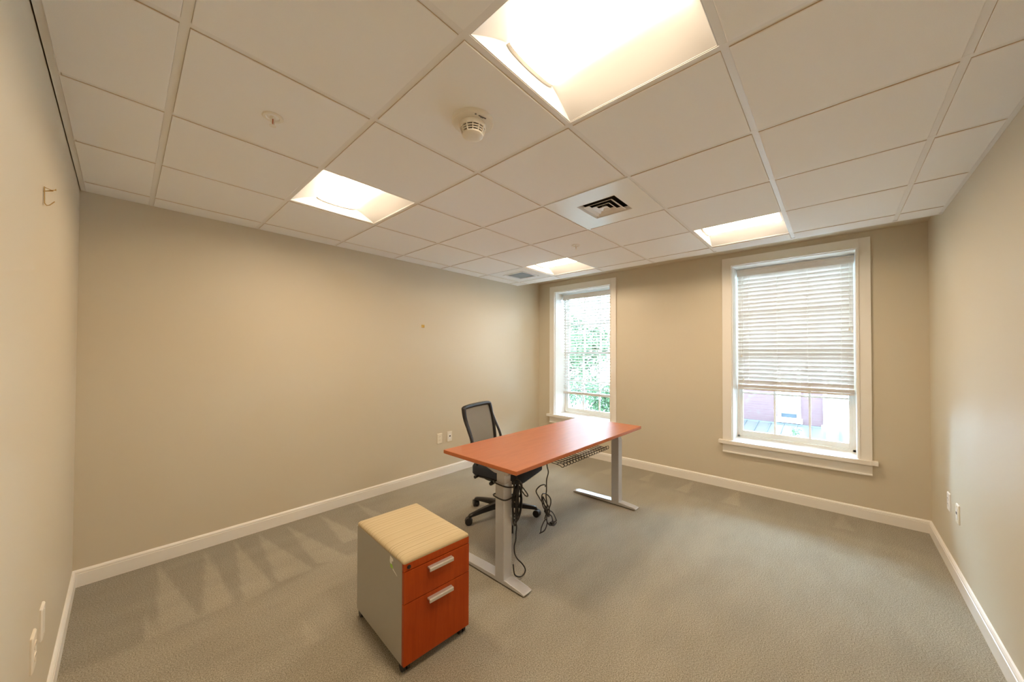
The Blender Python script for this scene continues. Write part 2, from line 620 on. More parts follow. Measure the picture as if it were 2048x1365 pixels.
lights = {(1, 1), (1, 4), (5, 1), (5, 4)}
special = lights | {(3, 3), (5, 0)}
xs = [0.012]+us+[XE-0.012]
ys = [-0.006]+vs_+[YD+0.006]
tile_cache = {}
for i in range(len(xs)-1):
    for j in range(len(ys)-1):
        if (i-1, j-1) in special:
            continue
        x0, x1, y1, y0 = xs[i], xs[i+1], ys[j], ys[j+1]
        wx, wy = x1-x0, y1-y0
        key = (round(wx, 3), round(wy, 3))
        if key not in tile_cache:
            g = 0.0128
            hx, hy = wx/2-g, wy/2-g
            m = MB()
            b = 0.002
            # side faces (raw tan edge), small rounded lip and the white face
            lo, up = -0.0045, 0.006
            ring = lambda a, z: [(-hx+a, -hy+a, z), (hx-a, -hy+a, z), (hx-a, hy-a, z), (-hx+a, hy-a, z)]
            rr = [ring(0, up), ring(0, lo+b), ring(b, lo)]
            m.add(rr[0]+rr[1], [(0, 1, 5, 4), (1, 2, 6, 5), (2, 3, 7, 6), (3, 0, 4, 7), (0, 3, 2, 1)], 1)
            m.add(rr[1]+rr[2], [(0, 1, 5, 4), (1, 2, 6, 5), (2, 3, 7, 6), (3, 0, 4, 7), (4, 5, 6, 7)], 0)
            m.box(-hx-0.008, hx+0.008, -hy-0.008, hy+0.008, 0.0042, 0.016, 1)
            o = m.build('ceiling_tile', ['tile', 'tile_edge'], ceil)
            o.location = ((x0+x1)/2, (y0+y1)/2, ZC+random.uniform(-0.0004, 0.0004))
            tile_cache[key] = o
        else:
            share(tile_cache[key], 'ceiling_tile', ((x0+x1)/2, (y0+y1)/2, ZC+random.uniform(-0.0006, 0.0006)), ceil)

# ---- baseboards (cap bead on a flat board)
def baseboard(name, p0, p1, nrm, label):
    prof = [(0, 0), (0.015, 0), (0.015, 0.079), (0.0105, 0.0815), (0.0105, 0.0845), (0.0135, 0.0855), (0.0125, 0.093), (0.007, 0.101), (0.0, 0.104)]
    a, b = Vector(p0), Vector(p1)
    n = Vector(nrm)
    rings = [[(q + n*d + Vector((0, 0, z))) for d, z in prof] for q in (a, b)]
    o = MB().loft(rings).build(name, 'trim_white')
    struct(o, label)
baseboard('baseboard_left', (0, YD, 0), (0, 0, 0), (1, 0, 0), 'white baseboard along the left wall')
baseboard('baseboard_back', (0, 0, 0), (XC, 0, 0), (0, -1, 0), 'white baseboard along the long back wall')
baseboard('baseboard_windows', (XC, 0, 0), (XC, YD, 0), (-1, 0, 0), 'white baseboard under the two windows')
baseboard('baseboard_right', (XC, YD, 0), (0, YD, 0), (0, 1, 0), 'white baseboard along the right wall')

# ---- windows
def window(name, W, label):
    ya, yb, z0, z1 = W                 # ya > yb
    root = empty(name, (XC, (ya+yb)/2, z0))
    struct(root, label)
    hw = (ya-yb)/2
    h = z1-z0
    cw = 0.088
    t = 0.020
    def B(nm, *a, mt='trim_white', bev=0.0015, parent=root):
        m = MB()
        for q in (a if isinstance(a[0], tuple) else [a]):
            m.box(*q)
        return m.build(nm, mt, parent, bevel=bev)
    # casing: flat board with raised inner bead
    B('casing', (-t, 0, hw+0.012, hw+cw, 0, h+cw), (-t-0.006, 0, hw, hw+0.012, 0, h+0.012))
    B('casing', (-t, 0, -hw-cw, -hw-0.012, 0, h+cw), (-t-0.006, 0, -hw-0.012, -hw, 0, h+0.012))
    B('head_casing', (-t, 0, -hw-0.012, hw+0.012, h+0.012, h+cw), (-t-0.006, 0, -hw, hw, h, h+0.012))
    B('stool', (0, DEP-0.05, -hw+0.001, hw-0.001, -0.035, 0), (-0.055, 0, -hw-cw-0.035, hw+cw+0.035, -0.035, 0), bev=0)
    B('apron', (-0.018, 0, -hw-cw, hw+cw, -0.125, -0.035), (-0.026, 0, -hw-cw, hw+cw, -0.135, -0.122), (-0.03, 0, -hw-cw, hw+cw, -0.048, -0.035))
    j = 0.008
    B('jamb', 0.001, DEP-0.03, hw-j, hw, 0, h)
    B('jamb', 0.001, DEP-0.03, -hw, -hw+j, 0, h)
    B('head_jamb', 0.001, DEP-0.03, -hw+j, hw-j, h-j, h)
    # frame stops around the sashes
    s = 0.022
    B('frame_stop', (0.262, 0.278, hw-j-s, hw-j, 0, h-j), (0.262, 0.278, -hw+j, -hw+j+s, 0, h-j), (0.262, 0.278, -hw+j, hw-j, h-j-s, h-j), (0.262, 0.279, -hw+j, hw-j, 0, 0.022), mt='sash_white')
    # sashes
    zm = 1.49-z0
    iw = hw-j-0.004
    def sash(x, a, b, nm):
        st, br, tr = 0.044, (0.052 if nm == 'lower_sash' else 0.034), (0.034 if nm == 'lower_sash' else 0.05)
        m = MB()
        m.box(x, x+0.034, iw-st, iw, a, b)
        m.box(x, x+0.034, -iw, -iw+st, a, b)
        m.box(x, x+0.034, -iw+st, iw-st, a, a+br)
        m.box(x, x+0.034, -iw+st, iw-st, b-tr, b)
        o = m.build(nm, 'sash_white', root, bevel=0.002)
        gy, ga, gb = iw-st, a+br, b-tr
        mw = 0.009
        cols = [-gy, -gy/3, gy/3, gy]
        zc = (ga+gb)/2
        for c in cols[1:3]:
            MB().box(x+0.004, x+0.03, c-mw, c+mw, ga, gb).build('muntin', 'sash_white', o, bevel=0.002)
        mm = MB()
        for c0, c1 in zip(cols[:-1], cols[1:]):
            mm.box(x+0.004, x+0.03, c0+(mw if c0 != -gy else 0), c1-(mw if c1 != gy else 0), zc-mw, zc+mw)
        mm.build('muntin', 'sash_white', o)
        for c0, c1 in zip(cols[:-1], cols[1:]):
            for q0, q1 in ((ga, zc), (zc, gb)):
                MB().box(x+0.015, x+0.019, c0, c1, q0, q1).build('pane', 'pane_glass', o)
        return o
    lo = sash(0.279, 0.022, zm+0.016, 'lower_sash')
    sash(0.315, zm-0.016, h-j, 'upper_sash')
    # sash lock and lift
    m = MB().lathe([(0.0, 0), (0.02, 0), (0.02, 0.008), (0.012, 0.014), (0, 0.014)], 14, (0.29, 0, zm+0.016), caps=False)
    m.box(0.268, 0.29, -0.004, 0.03, zm+0.03, zm+0.036)
    m.build('sash_lock', 'sash_white', root)
    # sloped outer sill
    MB().prism([(DEP-0.05, -0.03), (DEP+0.05, -0.05), (DEP+0.05, -0.02), (DEP-0.05, 0.018)], 1, -hw, hw).build('outer_sill', 'outside_white', root)
    return root
window('window_1', W1, 'far window beside the room corner, seen past the desk')
window('window_2', W2, 'window nearest the right wall with brick building outside')

# ================================================================== OUTSIDE
tag(MB().box(-5+12, 60, -40, 50, -3.9, -3.8).build('pavement', 'pavement'), 'pale pavement below the windows outside', kind='structure')
def building():
    X = 14.0
    root = empty('brick_building', (X, -3.5, -3.8))
    tag(root, 'red brick house with white windows seen outside the right window', 'building')
    def L(m, n, mt, p=root, **k):
        o = m.build(n, mt, p, **k)
        o.location = (-X, 3.5, 3.8) if p == root else (0, 0, 0)
        return o
    wins = [(-2.19, -2.72, -0.50, 1.05), (-3.27, -3.85, -0.62, 1.05), (-5.1, -5.7, -0.62, 1.05), (0.9, 0.35, -0.5, 1.05)]
    wins.sort(key=lambda q: -q[0])
    m = MB()
    y = 1.6
    for (a, b, c, d) in wins:
        m.box(X, X+0.3, y, a, -3.8, 3.4)
        m.box(X, X+0.3, a, b, -3.8, c)
        m.box(X, X+0.3, a, b, d, 3.4)
        y = b
    m.box(X, X+0.3, y, -10, -3.8, 3.4)
    L(m, 'wall', 'brick')
    L(MB().box(X-0.35, X+4, -10.3, 1.9, 3.4, 3.6), 'eave', 'outside_white')
    for (a, b, c, d) in wins:
        m = MB()
        fw = 0.07
        m.box(X-0.04, X+0.1, a+0.02, a-fw, c, d)
        m.box(X-0.04, X+0.1, b+fw, b-0.02, c, d)
        m.box(X-0.04, X+0.1, a, b, d-fw, d+0.05)
        m.box(X-0.08, X+0.1, a+0.06, b-0.06, c-0.1, c+0.04)
        m.box(X+0.02, X+0.1, a, b, (c+d)/2-0.03, (c+d)/2+0.03)
        o = L(m, 'window', 'outside_white')
        L(MB().box(X+0.06, X+0.08, a-fw, b+fw, c+0.04, d-fw), 'pane', 'outside_glass', o)
        L(MB().box(X+0.045, X+0.055, a-fw, b+fw, c+(0.16 if a > -3 else 0.04), d-fw), 'shade', 'window_shade', o)
        L(MB().box(X+0.03, X+0.05, a-fw, b+fw, c+0.34, c+0.37), 'glazing_bar', 'outside_white', o)
    # low porch roof in front of the wall
    ro = L(MB().prism([(X, -0.66), (X, -0.74), (12.45, -0.98), (12.45, -0.90)], 1, 1.4, -9), 'porch_roof', 'roof_metal')
    L(MB().box(X-0.05, X, 1.4, -9, -0.70, -0.63), 'flashing', 'roof_seam', ro)
    yy = 1.2
    while yy > -9:
        L(MB().prism([(X, -0.655), (X, -0.635), (12.45, -0.875), (12.45, -0.895)], 1, yy, yy-0.02), 'seam', 'roof_seam', ro)
        yy -= 0.32
    L(MB().prism([(12.45, -0.92), (12.33, -0.90), (12.33, -0.93), (12.38, -1.02), (12.45, -1.02)], 1, 1.45, -9.05), 'gutter', 'gutter')
    L(MB().box(12.45, 12.65, 1.3, -8.9, -1.25, -1.0), 'fascia', 'outside_white')
    L(MB().box(12.9, 13.0, 1.3, -8.9, -3.8, -1.2), 'porch_wall', 'outside_white')
building()
def tree(loc, h, rad, n, label, seed):
    rnd = random.Random(seed)
    root = empty('leafy_tree', loc)
    tag(root, label, 'tree', 'trees outside the far window')
    tk = MB().tube([(0, 0, 0), (0.05, 0.03, h*0.3), (0.0, 0.1, h*0.6), (0.1, 0.05, h*0.85)], [0.16, 0.13, 0.09, 0.04], 8)
    for k in range(7):
        a = k*0.9
        z = h*(0.35+0.07*k)
        tk.tube([(0, 0.05, z), (rad*0.45*math.cos(a), rad*0.45*math.sin(a), z+0.5), (rad*0.8*math.cos(a), rad*0.8*math.sin(a), z+0.9)], [0.06, 0.04, 0.015], 6)
    tk.build('trunk', 'bark', root, smooth=True)
    m = MB()
    cl = []
    for k in range(26):
        a, zz = rnd.uniform(0, 6.28), rnd.uniform(0.25, 1.0)
        rr = rad*math.sqrt(rnd.random())*(0.55+0.6*math.sin(math.pi*min(1, zz*0.95)))
        cl.append((rr*math.cos(a), rr*math.sin(a), zz*h, rnd.uniform(0.45, 0.8)))
    for k in range(n):
        c = rnd.choice(cl)
        d = Vector((rnd.gauss(0, 1), rnd.gauss(0, 1), rnd.gauss(0, 1))).normalized()*c[3]*rnd.uniform(0.55, 1.05)
        p = Vector(c[:3])+d
        s = rnd.uniform(0.05, 0.10)
        a = Vector((rnd.gauss(0, 1), rnd.gauss(0, 1), rnd.gauss(0, 1))).normalized()
        b = a.cross(Vector((rnd.gauss(0, 1), rnd.gauss(0, 1), rnd.gauss(0, 1)))).normalized()
        m.add([p-a*s, p+b*s*0.5, p+a*s, p-b*s*0.5], [(0, 1, 2, 3)])
    o = m.build('foliage', 'leaf', root, fix=False)
    o['kind'] = 'stuff'
tree((12.5, 4.6, -3.8), 5.9, 2.0, 9000, 'leafy green tree directly outside the far window', 3)
tree((17.5, 8.2, -3.8), 7.2, 2.6, 9000, 'taller leafy tree standing farther back outside the far window', 5)
def small_shrub():
    root = empty('sapling', (12.0, -2.70, -3.8))
    tag(root, 'thin green sapling rising in front of the porch roof outside', 'plant')
    rnd = random.Random(4)
    st, lv = MB(), MB()
    st.tube([(0, 0, 0), (0.03, 0.02, 1.6), (0, 0, 2.9), (0, 0.01, 3.35)], [0.025, 0.02, 0.012, 0.004], 6)
    for k in range(16):
        a, l = rnd.uniform(0, 6.28), rnd.uniform(2.6, 3.3)
        tip = Vector((0.12*math.cos(a), 0.16*math.sin(a), l+0.12))
        b0 = Vector((0, 0, l))
        st.tube([b0, (b0+tip)/2+Vector((0, 0, -0.01)), tip], [0.006, 0.004, 0.002], 5)
        for q in range(8):
            p = b0.lerp(tip, rnd.uniform(0.3, 1.0))
            d = Vector((rnd.gauss(0, 1), rnd.gauss(0, 1), rnd.gauss(0, .6))).normalized()*0.07
            e = d.cross(Vector((0, 0, 1))).normalized()*0.024
            lv.add([p, p+d*0.5+e, p+d, p+d*0.5-e], [(0, 1, 2, 3)])
    st.build('stem', 'leaf', root)
    lv.build('foliage', 'leaf', root, fix=False)
small_shrub()

# ================================================================== CEILING FIXTURES
def troffer():
    root = empty('ceiling_light')
    h = T/2-0.002
    d = 0.095                               # depth of the housing
    lw = 0.125                               # half width of the lens
    ly = h-0.035                             # half length of the lens
    # frame lying on the tees
    m = MB()
    fw = 0.014
    m.box(-h, h, -h, -h+fw, 0.002, 0.0035)
    m.box(-h, h, h-fw, h, 0.002, 0.0035)
    m.box(-h, -h+fw, -h+fw, h-fw, 0.002, 0.0035)
    m.box(h-fw, h, -h+fw, h-fw, 0.002, 0.0035)
    m.build('frame', 'fixture_white', root)
    # curved side reflectors
    for s in (-1, 1):
        rings = []
        for k in range(9):
            t = k/8
            x = s*((h-fw)*(1-t)+lw*t)
            z = 0.003+(d-0.025)*(0.65*t+0.35*math.sin(t*math.pi/2))
            rings.append([(x, -h+fw, z), (x, h-fw, z)])
        MB().loft(rings, closed=False).build('side_reflector', 'fixture_white', root, smooth=True)
    # end plates
    for s in (-1, 1):
        MB().add([(-h+fw, s*(h-fw), 0.003), (h-fw, s*(h-fw), 0.003), (h-fw, s*(h-0.03), d), (-h+fw, s*(h-0.03), d)], [(0, 1, 2, 3)]).build('end_plate', 'fixture_white', root)
    # lens: bowed trough
    prof = []
    for k in range(15):
        a = math.pi*k/14
        prof.append((-lw*math.cos(a), 0.074-0.020*math.sin(a)**0.8))
    m = MB()
    rings = [[(x, -ly, z) for x, z in prof], [(x, ly, z) for x, z in prof]]
    m.loft(rings, closed=False)
    m.build('lens', 'lamp_lens', root, smooth=True)
    # end caps with a proud rim
    for s in (-1, 1):
        m = MB()
        outer = [(x*1.05, z-0.006) for x, z in prof]
        a = [(x, s*(ly-0.004), z) for x, z in outer]
        b = [(x, s*(ly+0.012), z) for x, z in outer]
        m.loft([a, b], closed=False)
        top = [(x, s*(ly+0.012), z) for x, z in outer]+[(lw, s*(ly+0.012), d), (-lw, s*(ly+0.012), d)]
        m.add(top, [tuple(range(len(top)))])
        m.build('end_cap', 'end_cap_white', root, smooth=True)
    m = MB()
    m.add([(-h, -h, 0.004), (h, -h, 0.004), (h, h, 0.004), (-h, h, 0.004), (-h, -h, d+0.01), (h, -h, d+0.01), (h, h, d+0.01), (-h, h, d+0.01)],
          [(0, 1, 5, 4), (1, 2, 6, 5), (2, 3, 7, 6), (3, 0, 4, 7), (4, 5, 6, 7)])
    m.build('housing', 'fixture_white', root, fix=False)
    return root
tr0 = troffer()
def cell(i, j, z=ZC):
    return (GX+(i+0.5)*T, GY-(j+0.5)*T, z)
TL = [((1, 1), 'square recessed ceiling light over the left wall area, between hook wall and smoke detector'),
      ((1, 4), 'large-looking recessed ceiling light at the top centre, nearest the viewer'),
      ((5, 1), 'recessed ceiling light beside the small vent grille in the far corner'),
      ((5, 4), 'recessed ceiling light in front of the right window')]
for k, ((i, j), lab) in enumerate(TL):
    o = tr0 if k == 0 else copy_tree(tr0)
    o.location = cell(i, j)
    tag(o, lab, 'ceiling light', 'recessed ceiling lights')

def diffuser():
    root = empty('air_diffuser', cell(3, 3))
    tag(root, 'white square air diffuser with nested louvre rings in a ceiling panel', 'vent')
    h = T/2-0.003
    o = 0.142
    m = MB()
    z0, z1 = -0.006, 0.002
    m.box(-h, h, -h, -o, z0, z1)
    m.box(-h, h, o, h, z0, z1)
    m.box(-h, -o, -o, o, z0, z1)
    m.box(o, h, -o, o, z0, z1)
    m.build('panel', 'diffuser_white', root)
    def ring(a, za, b, zb, n, mt='diffuser_white', lip=0.003):
        m = MB()
        A = [(-a, -a, za), (a, -a, za), (a, a, za), (-a, a, za)]
        A2 = [(-a+lip, -a+lip, za-0.001), (a-lip, -a+lip, za-0.001), (a-lip, a-lip, za-0.001), (-a+lip, a-lip, za-0.001)]
        Bq = [(-b, -b, zb), (b, -b, zb), (b, b, zb), (-b, b, zb)]
        m.loft([Bq, A, A2, [(x*0.97, y*0.97, z) for x, y, z in Bq]], True, False)
        m.build(n, mt, root)
    ring(0.142, -0.006, 0.126, 0.016, 'louvre_ring')
    ring(0.108, -0.010, 0.082, 0.005, 'louvre_ring')
    ring(0.070, -0.012, 0.047, 0.003, 'louvre_ring')
    ring(0.034, -0.012, 0.012, 0.000, 'louvre_ring')
    MB().box(-0.014, 0.014, -0.014, 0.014, -0.001, 0.003).build('centre_plate', 'diffuser_white', root)
    MB().box(-0.16, 0.16, -0.16, 0.16, 0.09, 0.1).box(-0.16, -0.15, -0.16, 0.16, 0.003, 0.09).box(0.15, 0.16, -0.16, 0.16, 0.003, 0.09).box(-0.15, 0.15, -0.16, -0.15, 0.003, 0.09).box(-0.15, 0.15, 0.15, 0.16, 0.003, 0.09).build('duct_box', 'duct_dark', root)
diffuser()
def grille():
    root = empty('exhaust_grille', cell(5, 0))
    tag(root, 'small grey exhaust grille in a white ceiling panel near the far corner', 'vent')
    h = T/2-0.003
    o = 0.14
    MB().box(-h, h, -h, -o, -0.005, 0.002).box(-h, h, o, h, -0.005, 0.002).box(-h, -o, -o, o, -0.005, 0.002).box(o, h, -o, o, -0.005, 0.002).build('panel', 'diffuser_white', root)
    f_ = 0.165
    m = MB()
    for a, b in (((-f_, f_), (-f_, -o)), ((-f_, f_), (o, f_)), ((-f_, -o), (-o, o)), ((o, f_), (-o, o))):
        m.box(a[0], a[1], b[0], b[1], -0.011, -0.005)
    m.build('frame', 'diffuser_white', root)
    bm_ = None
    for k in range(13):
        y = -o+0.012+k*(2*o-0.024)/12
        if bm_ is None:
            bm_ = MB().prism([(-0.009, -0.004), (0.007, 0.008), (0.009, 0.006), (-0.007, -0.006)], 0, -o, o).build('grille_bar', 'cabinet_grey', root)
            bm_.location = (0, y, 0)
        else:
            share(bm_, 'grille_bar', (0, y, 0), root)
    MB().box(-o-0.01, o+0.01, -o-0.01, o+0.01, 0.05, 0.06).build('duct_box', 'cabinet_grey', root)
grille()

def smoke():
    root = empty('smoke_detector', (1.222, -2.352, ZC-0.0045), R(-11))
    tag(root, 'white round smoke detector with slotted dome on the ceiling', 'smoke detector')
    MB().lathe([(0, 0), (0.092, 0), (0.092, -0.006), (0.086, -0.014), (0.062, -0.017), (0, -0.017)], 40, caps=False).build('base', 'plastic_white', root, smooth=True)
    MB().lathe([(0.056, -0.017), (0.058, -0.019), (0.057, -0.030), (0.054, -0.034)], 40, caps=False).build('collar', 'plastic_white', root, smooth=True)
    MB().lathe([(0.046, -0.030), (0.040, -0.060)], 40, caps=False).build('sensor_chamber', 'dark_slot', root, smooth=True)
    for k in range(4):
        z = -0.034-k*0.0085
        rr = 0.0545-k*0.0034
        MB().lathe([(rr, z+0.0008), (rr-0.0008, z-0.0024), (rr-0.006, z-0.0024), (rr-0.005, z+0.0008), (rr, z+0.0008)], 40, caps=False).build('slot_ring', 'plastic_white', root, smooth=True)
    rib0 = None
    for k in range(12):
        a = k*math.pi/6
        if rib0 is None:
            rib0 = MB().prism([(0.044, -0.031), (0.0575, -0.031), (0.0465, -0.064), (0.036, -0.064)], 1, -0.0018, 0.0018).build('rib', 'plastic_white', root)
        else:
            share(rib0, 'rib', (0, 0, 0), root, (0, 0, a))
    MB().lathe([(0.046, -0.0605), (0.045, -0.066), (0.036, -0.071), (0.018, -0.0735), (0.0, -0.074)], 40, caps=False).build('cap', 'plastic_white', root, smooth=True)
    MB().box(-0.012, 0.024, -0.072, -0.067, -0.0172, -0.0152).box(-0.002, 0.012, -0.0655, -0.0635, -0.0175, -0.0155).box(-0.030, -0.023, -0.072, -0.066, -0.0172, -0.0152).build('printed_label', 'print_grey', root)
smoke()

def sprinkler(loc, lab, rz):
    root = empty('fire_sprinkler', loc, rz)
    tag(root, lab, 'sprinkler', 'ceiling fire sprinklers')
    MB().lathe([(0.022, 0.0), (0.022, 0.006), (0.039, 0.001), (0.040, -0.003), (0.036, -0.006), (0.026, -0.005), (0.022, 0.002)], 32, caps=False).build('escutcheon', 'plastic_white', root, smooth=True)
    MB().lathe([(0.024, 0.004), (0.0, 0.004)], 24, caps=False).build('recess_cup', 'plastic_cream', root)
    MB().lathe([(0.010, 0.004), (0.010, -0.006), (0.007, -0.010), (0.0, -0.010)], 20, caps=False).build('body', 'plastic_white', root, smooth=True)
    for s in (-1, 1):
        MB().tube([(s*0.008, 0, -0.006), (s*0.011, 0, -0.016), (s*0.009, 0, -0.028), (s*0.002, 0, -0.036)], 0.002, 6).build('frame_arm', 'plastic_white', root, smooth=True)
    MB().tube([(0, 0, -0.008), (0, 0, -0.034)], 0.0022, 8).build('glass_bulb', 'fuse_red', root, smooth=True)
    m = MB().lathe([(0, -0.034), (0.006, -0.036), (0.013, -0.039), (0.013, -0.0405), (0, -0.0405)], 20, caps=False)
    m.build('deflector', 'plastic_white', root, smooth=True)
sprinkler((0.622, -1.731, ZC-0.0045), 'fire sprinkler head in the ceiling tile left of the smoke detector', 0.6)
sprinkler((3.053, -1.728, ZC-0.0045), 'fire sprinkler head in the ceiling tile near the far windows', 0.3)

# ================================================================== WALL PLATES AND HOOKS
def plate_base(root, w=0.074, h=0.122, mt='plastic_white'):
    ring = lambda a, d: [(x, -d, z) for x, z in rrect(w/2-a, h/2-a, 0.004, 2)]
    return MB().loft([ring(0, 0.0), ring(0, 0.004), ring(0.004, 0.0075)]).build('plate', mt, root)
def outlet(loc, rz, lab, mt='plastic_cream'):
    root = empty('wall_outlet', loc, rz)
    tag(root, lab, 'outlet', 'duplex outlet plates')
    plate_base(root, mt=mt)
    for s in (-1, 1):
        prof = []
        for k in range(24):
            a = 2*math.pi*k/24
            prof.append((0.0165*math.cos(a), s*0.0195+max(-0.0125, min(0.0125, 0.0165*math.sin(a)))))
        rcp = MB().loft([[(x, -0.0074, z) for x, z in prof], [(x, -0.0098, z) for x, z in prof]]).build('receptacle', mt, root)
        MB().box(-0.0075, -0.0055, -0.0101, -0.0096, s*0.0195, s*0.0195+0.008).box(0.0055, 0.0075, -0.0101, -0.0096, s*0.0195, s*0.0195+0.008).build('slot', 'dark_slot', rcp)
    MB().lathe([(0.003, -0.0086), (0.003, -0.0074)], 10, axis='y').build('screw', mt, root)
def data_plate(loc, rz, lab, jack=True):
    root = empty('data_plate' if jack else 'blank_plate', loc, rz)
    tag(root, lab, 'wall plate')
    plate_base(root, mt='plastic_white')
    if jack:
        MB().box(-0.0175, 0.0175, -0.0092, -0.0072, -0.034, 0.034).build('insert', 'jack_white', root, bevel=0.001)
        MB().box(-0.0105, 0.0105, -0.0105, -0.0085, -0.002, 0.012).build('jack', 'black_plastic', root)
    for s in (-1, 1):
        MB().lathe([(0.003, -0.0086), (0.003, -0.0072)], 10, (0, 0, s*0.046), axis='y').build('screw', 'plastic_white', root)
outlet((2.773, 0, 0.450), 0, 'cream duplex outlet on the long wall, left of the data jack')
data_plate((2.922, 0, 0.452), 0, 'white data jack plate with dark port on the long wall, right of the outlet')
outlet((4.060, YD, 0.458), math.pi, 'white duplex outlet on the right wall, nearer the window corner', 'jack_white')
data_plate((3.818, YD, 0.452), math.pi, 'white data jack plate on the right wall, nearer the viewer')
data_plate((0, -1.305, 0.452), math.pi/2, 'plain plate low on the left wall, farther from the viewer', jack=False)
outlet((0, -1.505, 0.452), math.pi/2, 'outlet plate with two sockets low on the left wall, nearest the viewer')

def hook(loc, rz, lab, s=1.0):
    root = empty('picture_hook', loc, rz)
    tag(root, lab, 'hook', 'brass picture hooks')
    root.scale = (s, s, s)
    w = 0.0045
    path = [(-0.0015, 0.024), (-0.0015, 0.0), (-0.002, -0.026), (-0.006, -0.032), (-0.012, -0.029), (-0.021, -0.016)]
    rings = [[(-w, y, z), (w, y, z), (w, y-0.0012, z+0.0006), (-w, y-0.0012, z+0.0006)] for y, z in path]
    MB().loft(rings).build('hook_strip', 'brass', root)
    m = MB()
    m.add([(-w, -0.001, 0.024), (w, -0.001, 0.024), (w, -0.019, 0.017), (-w, -0.019, 0.017), (w, -0.001, 0.011), (-w, -0.001, 0.011)],
          [(0, 1, 2, 3), (3, 2, 4, 5)])
    m.build('nail_guide', 'brass', root, fix=False)
    MB().tube([(0, -0.023, 0.022), (0, 0.012, 0.004)], 0.0011, 6).lathe([(0.0028, -0.001), (0.0028, 0.001)], 8, (0, -0.0235, 0.0225), axis='y').build('nail', 'brass', root)
hook((0, -1.455, 2.028), math.pi/2, 'brass picture hook high on the left wall', 1.15)
def double_hook():
    root = empty('picture_hanger', (2.531, 0, 1.788))
    tag(root, 'tiny brass double nail picture hanger on the long wall', 'hook')
    MB().box(-0.020, 0.020, -0.0015, 0, -0.016, 0.016).build('strip', 'brass', root)
    for sx in (-1, 1):
        MB().tube([(sx*0.012, -0.002, -0.010), (sx*0.012, -0.009, -0.014), (sx*0.012, -0.011, -0.006)], 0.002, 6).build('hook', 'brass', root)
        MB().lathe([(0.004, -0.006), (0.004, -0.002)], 10, (sx*0.012, 0, 0.010), axis='y').build('nail', 'brass', root)
double_hook()

# ================================================================== BLINDS
def blind(y0, y1, zt, zb, tilt, n, ladders, lab, tass, stack=0):
    """slatted blind hanging in the reveal; y0 > y1"""
    XB = XC+0.215
    root = empty('window_blind', (XB, (y0+y1)/2, zt))
    tag(root, lab, 'blind', 'slatted window blinds')
    hw = (y0-y1)/2
    H_ = zt-zb
    ln = lambda y: y-(y0+y1)/2
    # headrail with moulded valance
    MB().box(-0.02, 0.03, -hw, hw, -0.045, 0).build('headrail', 'trim_white', root)
    MB().prism([(-0.034, 0.0), (-0.028, 0.002), (-0.022, 0), (-0.022, -0.076), (-0.030, -0.076), (-0.033, -0.066), (-0.030, -0.056), (-0.030, -0.022), (-0.034, -0.014)], 1, -hw, hw).build('valance', 'blind_slat', root)
    # slats: crowned strips, shared mesh
    zs0, zs1 = -0.094, -H_+0.085
    rings = []
    nseg = 6
    up, dn = [], []
    for k in range(nseg+1):
        s = (k/nseg-0.5)*0.05
        c = 0.0022*(1-(2*k/nseg-1)**2)
        up.append((s, c+0.0013))
        dn.append((s, c-0.0013))
    prof = up+dn[::-1]
    ca, sa = math.cos(tilt), math.sin(tilt)
    prof = [(x*ca-z*sa, x*sa+z*ca) for x, z in prof]
    sl = MB().prism(prof, 1, -hw+0.006, hw-0.006).build('slat', 'blind_slat', root)
    sl.location = (0, 0, zs0)
    for k in range(1, n):
        share(sl, 'slat', (random.uniform(-0.0008, 0.0008), 0, zs0+(zs1-zs0)*k/(n-1)), root, (0, random.uniform(-0.02, 0.02), random.uniform(-0.0008, 0.0008)))
    # bottom rail, with folded slats above it
    zb_ = -H_
    for k in range(stack):
        q = MB().box(-0.026, 0.026, -hw+0.004, hw-0.004, zb_+0.022+k*0.009, zb_+0.0285+k*0.009).build('stacked_slat', 'blind_slat', root, bevel=0.001)
    MB().prism([(-0.027, zb_+0.018), (-0.028, zb_+0.010), (-0.024, zb_), (0.024, zb_), (0.028, zb_+0.010), (0.027, zb_+0.018)], 1, -hw+0.004, hw-0.004).build('bottom_rail', 'blind_slat', root)
    for y in ladders:
        m = MB()
        for xo in (-0.029, 0.029):
            m.tube([(xo*ca-0.001, ln(y), -0.05), (xo*ca-0.001, ln(y), zb_+0.02)], 0.0011, 5)
        m.tube([(0, ln(y)+0.008, -0.05), (0, ln(y)+0.008, zb_+0.02)], 0.0009, 5)
        m.build('ladder_cord', 'cord_white', root)
        MB().lathe([(0.0, -0.031), (0.005, -0.030), (0.005, -0.026)], 8, (0, ln(y), zb_+0.010), axis='x').build('cord_button', 'tassel', root)
    for (y, z) in tass:
        m = MB().tube([(-0.036, ln(y), -0.07), (-0.037, ln(y), z-zt+0.012)], 0.0011, 5)
        c = m.build('pull_cord', 'cord_white', root)
        MB().lathe([(0.002, 0.016), (0.005, 0.008), (0.0075, -0.012), (0.006, -0.016), (0, -0.016)], 10, (-0.037, ln(y), z-zt), caps=False).build('tassel', 'tassel', c, smooth=True)
    return root
blind(-2.702, -3.660, 2.428, 1.080, R(-54), 28, (-2.813, -3.065, -3.317, -3.568),
      'nearly closed white slatted blind half lowered in the right window', ((-2.745, 1.46), (-2.762, 1.19), (-3.625, 1.72), (-3.645, 1.70)), stack=4)
blind(-0.338, -1.222, 2.400, 0.850, R(-20), 33, (-0.40, -0.62, -0.93, -1.16),
      'open white slatted blind lowered in the far window', ((-0.385, 1.45),), stack=2)

